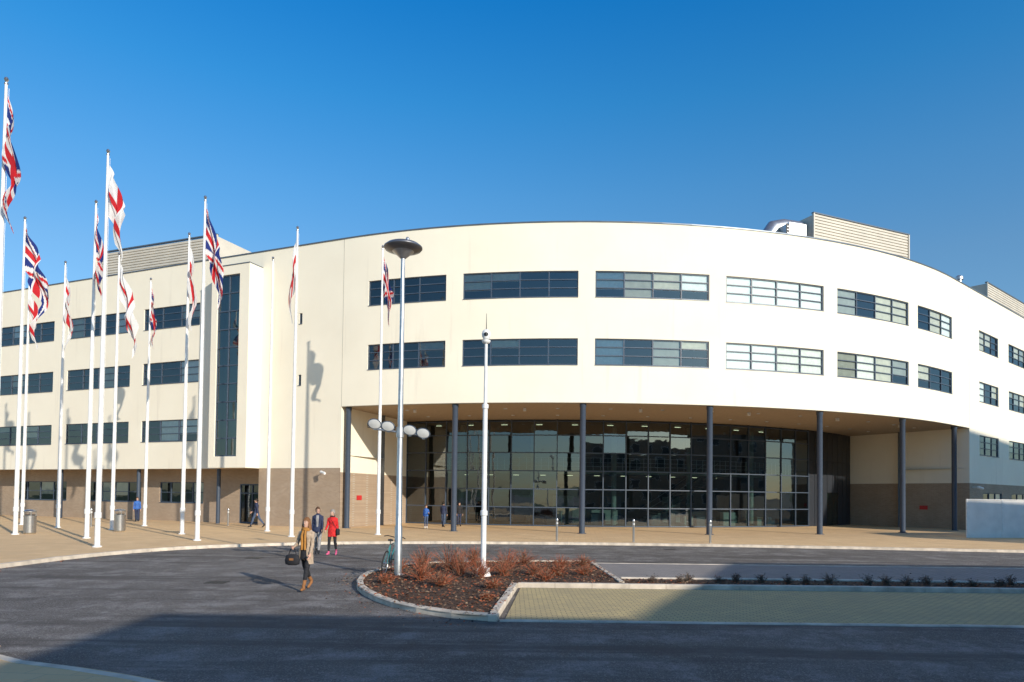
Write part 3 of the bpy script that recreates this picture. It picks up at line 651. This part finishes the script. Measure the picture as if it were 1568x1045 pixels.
# ------------------------------------------------------------------ people
SK=mat('skin',(.55,.33,.24),.55)
LIP=mat('lips',(.42,.14,.11),.5)
def person(name,x,y,z,rot,h,legs,arms,cols,hair,hemz=.88,female=True,longhair=False,extra=None,pants_w=1.0,lean=0,bootz=.07,turn=0):
    top,leg,shoe=cols
    sw=.158 if female else .185
    segs=[]; B=MB(); T=SK
    low=9; J={}
    for sd,(a,k) in zip((1,-1),legs):
        hp=Vector((.082*sd,0,.91)); kn=hp+.435*Vector((.0,-math.sin(a),-math.cos(a))); an=kn+.41*Vector((-.03*sd,-math.sin(a-k),-math.cos(a-k)))
        f=max(-.9,min(.5,(a-k))); fd=Vector((.14*sd,-math.cos(f),math.sin(f) if f<0 else .3*f))
        heel=an+Vector((0,.04,-.06)); toe=an+Vector((0,0,-.062))+fd.normalized()*.165
        J[sd]=(hp,kn,an,heel,toe); low=min(low,heel.z-.028,toe.z-.022)
    up=Vector((0,0,-low))
    for sd in (1,-1):
        hp,kn,an,heel,toe=[p+up for p in J[sd]]
        w=pants_w
        B.tube([hp+Vector((0,0,.03)),hp.lerp(kn,.25),hp.lerp(kn,.6),kn,kn.lerp(an,.3)+Vector((0,.012,0)),kn.lerp(an,.65),an],[.092*w,.086*w,.070*w,.056*w,.058*w,.044*w,.036*w*w],T,14)
        segs.append((hp,kn,.09,'leg')); segs.append((kn,an+Vector((0,0,bootz)),.05,'leg'))
        B.tube([heel+Vector((0,.015,.012)),heel+Vector((0,-.02,.018)),heel.lerp(toe,.55)+Vector((0,0,.018)),heel.lerp(toe,.85)+Vector((0,0,.006)),toe],[.026,.036,.036,.034,.020],T,12)
        B.tube([an+Vector((0,0,.05)),an+Vector((0,0,-.03))],[.040,.042],T,10)
        segs.append((heel,toe,.04,'shoe')); segs.append((an+Vector((0,0,bootz-.03)),heel,.055,'shoe'))
    def L(v): v=Vector(v); return Vector((v.x,v.y-lean*(v.z-.9),v.z))+up
    hw=.150 if female else .152
    rings=[(hemz,hw*1.12,.130),(hemz+.02,hw*1.12,.130),(.95,hw*1.06,.122),(1.08,hw*(.84 if female else .95),.10),(1.18,hw*.92,.112),(1.28,sw*.97,.120),(1.36,sw*1.0,.100),(1.405,sw*.80,.078),(1.435,sw*.50,.062),(1.455,.055,.052)]
    vs=[];n=24
    for zz,rx,ry in rings:
        for k in range(n):
            t=2*math.pi*k/n; oy=-.018 if (female and 1.2<zz<1.33 and math.sin(t)<-.3) else 0
            vs.append(L((rx*math.cos(t),ry*math.sin(t)+oy,zz)))
    def close(n,m): return [(i*n+k,i*n+(k+1)%n,(i+1)*n+(k+1)%n,(i+1)*n+k) for i in range(m-1) for k in range(n)]+[tuple(range(n-1,-1,-1)),tuple((m-1)*n+k for k in range(n))]
    B.raw(vs,close(n,len(rings)),T); segs.append((L((0,0,hemz+.08)),L((0,0,1.34)),.15,'top')); segs.append((L((.1,0,1.36)),L((-.1,0,1.36)),.075,'top'))
    B.tube([L((0,0,1.40)),L((0,-.012,1.50))],[.052,.047],T,12); segs.append((L((0,0,1.475)),L((0,-.01,1.54)),.05,'skin'))
    hc=L((0,-.02,1.580)); RT_=Matrix.Rotation(turn,3,'Z')
    def HP(x,y,z): return hc+RT_@Vector((x,y,z))
    hr=[(-.116,.018,.022,-.052),(-.108,.036,.044,-.036),(-.085,.052,.066,-.020),(-.045,.064,.084,-.006),(0,.071,.092,0),(.035,.073,.094,.006),(.070,.066,.084,.010),(.098,.046,.058,.012),(.114,.018,.022,.012)]
    vs=[HP(rx*math.cos(2*math.pi*k/n),ry*math.sin(2*math.pi*k/n)+oy,zz) for zz,rx,ry,oy in hr for k in range(n)]
    B.raw(vs,close(n,len(hr)),T); segs.append((hc+Vector((0,0,-.06)),hc+Vector((0,0,.05)),.085,'skin'))
    hands=[]
    for sd,(s_,ab,e) in zip((1,-1),arms):
        sh=L((sw*.93*sd,0,1.355)); el=sh+.29*Vector((math.sin(ab)*sd,-math.sin(s_)*math.cos(ab),-math.cos(s_)*math.cos(ab)))
        fdv=Vector((math.sin(ab*.3)*sd*(1 if e<1 else -1.6),-math.sin(s_+e),-math.cos(s_+e))).normalized(); wr=el+.245*fdv
        B.tube([sh+Vector((-.045*sd,0,.0)),sh+Vector((.004*sd,0,-.012)),sh.lerp(el,.35),sh.lerp(el,.75),el,el.lerp(wr,.3),el.lerp(wr,.75),wr],[.05,.056,.050,.044,.042,.043,.033,.029],T,12)
        segs.append((sh,el,.05,'top')); segs.append((el,wr-.02*fdv,.04,'top')); hands.append((wr,fdv,sd))
    me=bpy.data.meshes.new('t'); me.from_pydata(B.v,[],B.f); o=bpy.data.objects.new('t',me); sc.collection.objects.link(o)
    md=o.modifiers.new('r','REMESH'); md.mode='VOXEL'; md.voxel_size=.011
    sm=o.modifiers.new('s','SMOOTH'); sm.iterations=5; sm.factor=.5
    dg=bpy.context.evaluated_depsgraph_get(); ev=bpy.data.meshes.new_from_object(o.evaluated_get(dg)); bpy.data.objects.remove(o)
    mp={'top':top,'leg':leg,'shoe':shoe,'skin':SK}
    out=MB()
    for v in ev.vertices:
        c=v.co; d=0
        if c.z<1.42+up.z and c.z>.12:
            d=.0035*math.sin(c.z*46+c.x*22)*math.sin(c.x*38+c.y*31+1.3)+.002*math.sin(c.z*90+c.y*40)
        out.v.append(tuple(c+v.normal*d))
    for p in ev.polygons:
        c=p.center; best=None;bd=9
        for a,b,r,l in segs:
            ab=b-a; t=max(0,min(1,(c-a).dot(ab)/max(1e-9,ab.length_squared))); d=(c-(a+ab*t)).length-r
            if d<bd: bd=d;best=l
        if best=='leg' and abs(c.x)<.25 and c.z>up.z+hemz: best='top'
        out.f.append(tuple(p.vertices)); out.m.append(out.mi(mp[best]))
    for wr,f,sd in hands:
        inn=Vector((-sd,0,0)); side=Vector((0,-1,0)); side=(side-f*side.dot(f)).normalized(); nrm=f.cross(side).normalized()
        if nrm.dot(inn)<0: nrm=-nrm
        out.tube([wr-f*.03,wr+f*.01,wr+f*.05,wr+f*.085],[.024,.026,.032,.026],SK,10)
        for k,(o_,ln) in enumerate(((.026,.068),(.009,.078),(-.009,.072),(-.025,.056))):
            b0=wr+f*.07+side*o_; out.tube([b0,b0+f*ln*.5+nrm*.006,b0+f*ln*.85+nrm*.022,b0+f*ln+nrm*.038],[.0095,.009,.008,.006],SK,7)
        b0=wr+f*.025+side*.024; out.tube([b0,b0+f*.03+side*.028+nrm*.01,b0+f*.06+side*.035+nrm*.022],[.012,.010,.007],SK,7)
    out.tube([HP(0,-.086,.022),HP(0,-.102,-.018),HP(0,-.104,-.026),HP(0,-.088,-.034)],[.006,.010,.011,.008],SK,8)
    for sd in (1,-1):
        out.tube([HP(.069*sd,.006,.018),HP(.078*sd,.012,.004),HP(.072*sd,.006,-.026)],[.010,.014,.007],SK,8)
        out.lathe(HP(.027*sd,-.078,.010),[(.003,-.005),(.010,-.003),(.0115,0),(.010,.003),(.003,.005)],EYEW,8); out.lathe(HP(.027*sd,-.0865,.010),[(.002,-.0045),(.005,0),(.002,.0045)],M_BLK,8)
        out.tube([HP(.014*sd,-.091,.027),HP(.028*sd,-.089,.031),HP(.042*sd,-.080,.027)],.003,hair,5)
    out.tube([HP(-.022,-.076,-.058),HP(-.008,-.085,-.055),HP(.008,-.085,-.055),HP(.022,-.076,-.058)],[.003,.005,.005,.003],LIP,6)
    n=30; rows=12; vs=[]
    for i in range(rows+1):
        u=i/rows
        for k in range(n):
            t=2*math.pi*k/n; s_=math.sin(t)
            lim=math.pi*(.68 if s_>.0 else .68-.29*min(1,-s_*1.3)); ph=u*lim
            wv=.004*math.sin(k*2.7+i)+.003*math.sin(k*5.1)
            vs.append(HP((.084+wv)*math.sin(ph)*math.cos(t),(.107+wv)*math.sin(ph)*s_+.012,.008+(.122+wv)*math.cos(ph)))
    out.raw(vs,[(i*n+k,i*n+(k+1)%n,(i+1)*n+(k+1)%n,(i+1)*n+k) for i in range(rows) for k in range(n)],hair)
    if longhair:
        for k in range(34):
            t=math.pi*(-.10+1.20*k/33); bx,by=.074*math.cos(t),.088*math.sin(t)+.012; j=random.uniform(-.01,.01)
            out.tube([HP(bx*.75,by*.75,.075),HP(bx,by,.01),HP(bx*1.15+j,by*1.02,-.09),HP(bx*1.3+j,by*.95-.01,-.17),HP(bx*1.3,by*.85-.03,-.26-random.uniform(0,.05))],[.014,.019,.021,.018,.004],hair,6)
    if extra: extra(out,hc,L,hands,up,HP)
    s=h/(1.695+up.z); 
    out.v=[(a*s,b*s,c*s) for a,b,c in out.v]
    return out.obj(name,loc=(x,y,z),rotz=rot,ang=70)
C=lambda n,c:mat(n,c,.85,ns=14,na=.2,bump=.3,bs=60)
beige=C('beige_cardigan',(.42,.32,.23)); mustard=C('mustard_scarf',(.40,.18,.035)); black=C('black_cloth',(.018,.018,.022)); tanb=C('tan_leather',(.30,.13,.045)); red=C('red_coat',(.60,.02,.02)); navy=C('navy_cloth',(.025,.035,.08)); grey=C('grey_cloth',(.30,.29,.29)); blue=C('blue_cloth',(.04,.13,.42)); pink=C('pink_shoe',(.7,.12,.25)); denim=C('denim',(.06,.09,.16))
hb=C('brown_hair',(.10,.045,.02)); hbl=C('auburn_hair',(.22,.10,.04)); hg=C('grey_hair',(.30,.27,.24)); hdk=C('dark_hair',(.02,.014,.01))
def sheet(out,rows,m):
    n=len(rows[0]); vs=[p for r in rows for p in r]
    out.raw(vs,[(i*n+k,i*n+k+1,(i+1)*n+k+1,(i+1)*n+k) for i in range(len(rows)-1) for k in range(n-1)],m)
def ex_woman(o,hc,L,hands,up,HP):
    for r_,z_,th in ((.075,1.445,.030),(.088,1.415,.032)):
        o.tube([L((r_*math.cos(t*.5236),r_*.95*math.sin(t*.5236)-.005,z_+.012*math.sin(t*1.0))) for t in range(13)],th,mustard,10)
    for dx in (.028,-.034): o.tube([L((dx,-.11,1.40)),L((dx*1.3,-.145,1.28)),L((dx*1.2,-.138,1.12)),L((dx*1.3,-.142,.95))],[.024,.030,.032,.028],mustard,10)
    sheet(o,[[L((a*.072*w_,-.002-math.sqrt(max(0,1-(a*.45)**2))*ry,z)) for a in (-1,-.5,0,.5,1)] for z,ry,w_ in ((1.38,.112,.8),(1.28,.146,.95),(1.18,.122,1),(1.08,.110,1),(.95,.131,1),(.76,.139,1.15),(.74,.139,1.15))],black)
    for sd in (1,-1):
        sheet(o,[[L((sd*(.07+.10*q+.015*e),-.128*(1-q**2)**.5-.01,z)) for q in (0,.35,.65,.9,1)] for z,e in ((.98,0),(.85,.6),(.72,1.2),(.62,1.8))],beige)
    w,f,sd=hands[1]; c=w+Vector((-.02,.0,-.27))
    o.lathe(c,[(.10,-.14),(.165,-.12),(.18,-.02),(.155,.08),(.09,.11)],black,18,sx=1.05,sy=.5)
    o.tube([c+Vector((-.10,0,.09)),c+Vector((-.05,0,.22)),c+Vector((.02,0,.29)),c+Vector((.06,0,.22)),c+Vector((.10,0,.09))],.010,black,8)
    o.box(c+Vector((.02,-.092,.0)),(.10,.02,.05),tanb)
def ex_jacket(o,hc,L,hands,up,HP):
    sheet(o,[[L((a*w_,-.004-math.sqrt(max(0,1-(a*.45)**2))*ry,z)) for a in (-1,-.5,0,.5,1)] for z,ry,w_ in ((1.40,.092,.045),(1.28,.146,.05),(1.18,.120,.04),(1.08,.110,.035),(.98,.125,.03))],grey)
    w,f,sd=hands[1]; c=w+Vector((-.01,0,-.22)); o.box(c,(.20,.07,.26),M_WHITE); o.tube([c+Vector((-.05,0,.12)),w+f*.07,c+Vector((.05,0,.12))],.007,M_WHITE,6)
def ex_red(o,hc,L,hands,up,HP):
    o.tube([L((.07*math.cos(t*.5236),.066*math.sin(t*.5236)-.005,1.44+.01*math.sin(t))) for t in range(13)],.026,black,10)
    for z in (1.30,1.18,1.06,.94,.82): o.lathe(L((0.012,-.135 if z!=1.3 else -.142,z)),[(.001,-.012),(.012,0),(.001,.012)],black,8)
    o.tube([L((-.05,-.09,1.40)),L((.10,-.14,1.15)),L((.19,-.05,.98))],.009,black,6); o.tube([L((-.05,.09,1.40)),L((.10,.14,1.15)),L((.20,.05,.98))],.009,black,6)
    o.lathe(L((.215,0,.86)),[(.07,-.12),(.085,-.10),(.085,.08),(.06,.12)],black,14,sx=.7,sy=1.5)
person('walking_woman',-4.86,16.25,-.12,R2(-12),1.72,[(.30,.06),(-.28,.42)],[(.15,.10,.35),(.05,.28,1.25)],(beige,black,tanb),hbl,hemz=.74,longhair=True,extra=ex_woman,bootz=.17)
person('walking_companion',-7.25,25.6,-.12,R2(8),1.78,[(.24,.05),(-.2,.35)],[(.2,.10,.4),(-.15,.12,.3)],(navy,grey,black),hb,hemz=.80,extra=ex_jacket,pants_w=1.08,turn=.3)
person('woman_in_red_coat',-6.62,25.3,-.12,R2(-5),1.70,[(-.18,.30),(.24,.05)],[(-.2,.1,.3),(.25,.10,.6)],(red,black,pink),hg,hemz=.68,extra=ex_red,turn=-.35)
person('child_in_blue',-5.45,43.6,0,R2(10),1.50,[(.03,.03),(-.03,.03)],[(.3,.2,1.4),(.1,.12,.5)],(blue,denim,M_WHITE),hb)
person('man_by_entrance',-4.55,45.6,0,R2(160),1.68,[(.05,.03),(-.08,.05)],[(.1,.15,.4),(.1,.12,.3)],(navy,denim,black),hdk,female=False)
person('man_walking_left',-15.75,42.2,0,R2(-80),1.78,[(.4,.08),(-.4,.3)],[(-.3,.1,.3),(.35,.1,.5)],(navy,denim,black),hdk,female=False,pants_w=1.1)
person('man_in_blue_jacket',-26.3,48.0,0,R2(30),1.72,[(.15,.05),(-.15,.2)],[(.1,.12,.3),(-.1,.12,.3)],(blue,navy,black),hb,female=False,pants_w=1.1)
person('visitor_by_doors',-3.6,47.0,0,R2(20),1.66,[(.05,.03),(-.05,.05)],[(.1,.12,.3),(.1,.12,.3)],(black,navy,black),hdk,female=False)

# ------------------------------------------------------------------ neighbouring buildings (behind the viewpoint)
M_NB=mat('neighbour_brick',(.32,.24,.18),.9,ns=3,na=.2)
def block(name,pts,h,floors):
    e=empty(name); mb=MB(); n=len(pts)
    for i in range(n):
        a,b=Vector(pts[i]),Vector(pts[(i+1)%n]); mb.poly([(a.x,a.y,-.13),(b.x,b.y,-.13),(b.x,b.y,h),(a.x,a.y,h)],M_NB)
    mb.poly([(p[0],p[1],h) for p in pts],M_JOINT); mb.obj('walls',e,smooth=False)
    mb=MB(); cx=sum(p[0] for p in pts)/n; cy=sum(p[1] for p in pts)/n
    for i in range(n):
        a,b=Vector(pts[i]),Vector(pts[(i+1)%n]); t=(b-a); L=t.length; t.normalize(); nn=Vector((t.y,-t.x)); mid=(a+b)/2
        if nn.dot(mid-Vector((cx,cy)))<0: nn=-nn
        fh=h/floors; k=1.2
        rt=Matrix.Rotation(math.atan2(t.y,t.x),3,'Z')
        while k<L-1.2:
            for f in range(floors): c=a+t*k+nn*.02; mb.box((c.x,c.y,f*fh+fh*.55),(1.4,.08,1.4),M_WHITE,rt); c=a+t*k+nn*.05; mb.box((c.x,c.y,f*fh+fh*.55),(1.25,.06,1.25),M_DARK,rt)
            k+=2.8
    mb.obj('windows',e,smooth=False)
block('neighbouring_building',[(8.6,-5.2),(17.5,-5.2),(17.5,-18),(8.6,-18)],9.0,3)
block('neighbouring_building',[(17.6,-5.1),(19.5,-1.2),(23.1,6.3),(49,6.0),(49,-20),(17.6,-20)],9.0,3)
block('neighbouring_annexe',[(50,13),(62,14),(62,8),(50,8)],16,4)
block('neighbouring_tower',[(64.5,12),(90,28),(97,14),(71,-2)],26.5,7)

# ------------------------------------------------------------------ light, world, camera
EL=21; az=Vector((.643,-.766))
sd=Vector((az.x*math.cos(R2(EL)),az.y*math.cos(R2(EL)),math.sin(R2(EL))))
l=bpy.data.lights.new('sun','SUN'); l.energy=4.9; l.angle=R2(.55); l.color=(1,.90,.76)
lo=bpy.data.objects.new('sun',l); sc.collection.objects.link(lo); lo.rotation_euler=sd.to_track_quat('Z','Y').to_euler(); lo.location=(30,-40,40)
w=bpy.data.worlds.new('World'); sc.world=w; w.use_nodes=True; nt=w.node_tree
sk=nt.nodes.new('ShaderNodeTexSky'); sk.sky_type='NISHITA'; sk.sun_disc=False; sk.sun_elevation=R2(EL); sk.sun_rotation=R2(140); sk.air_density=1.0; sk.dust_density=.4; sk.ozone_density=2.5; sk.altitude=0
tc=nt.nodes.new('ShaderNodeTexCoord'); sx=nt.nodes.new('ShaderNodeSeparateXYZ'); nt.links.new(tc.outputs['Generated'],sx.inputs[0])
cr=nt.nodes.new('ShaderNodeValToRGB'); nt.links.new(sx.outputs[2],cr.inputs[0]); e=cr.color_ramp.elements
e[0].position=0; e[0].color=(1.0,1.05,1.1,1); e[1].position=1; e[1].color=(1.35,1.1,1.3,1)
for p_,c_ in ((.30,(.90,1.33,1.5,1)),(.40,(.65,1.42,1.75,1)),(.5,(.32,1.42,1.95,1)),(.6,(.10,1.30,2.1,1)),(.72,(1.0,1.05,1.35,1))):
    k=e.new(p_); k.color=c_
mx=nt.nodes.new('ShaderNodeMix'); mx.data_type='RGBA'; mx.blend_type='MULTIPLY'; mx.inputs[0].default_value=1
nt.links.new(sk.outputs[0],mx.inputs[6]); nt.links.new(cr.outputs[0],mx.inputs[7])
bg=nt.nodes['Background']; bg.inputs['Strength'].default_value=.105; nt.links.new(mx.outputs[2],bg.inputs[0])
cam=bpy.data.cameras.new('camera'); co=bpy.data.objects.new('camera',cam); sc.collection.objects.link(co)
cam.sensor_width=36; cam.lens=24; cam.shift_y=.1329; cam.clip_end=3000; cam.clip_start=.1
co.matrix_world=Matrix.Translation((0,0,2.2))@Matrix.Rotation(R2(91.5),4,'X')@Matrix.Rotation(.012,4,'Z')
sc.camera=co
sc.view_settings.view_transform='Standard'; sc.view_settings.look='None'; sc.view_settings.exposure=0
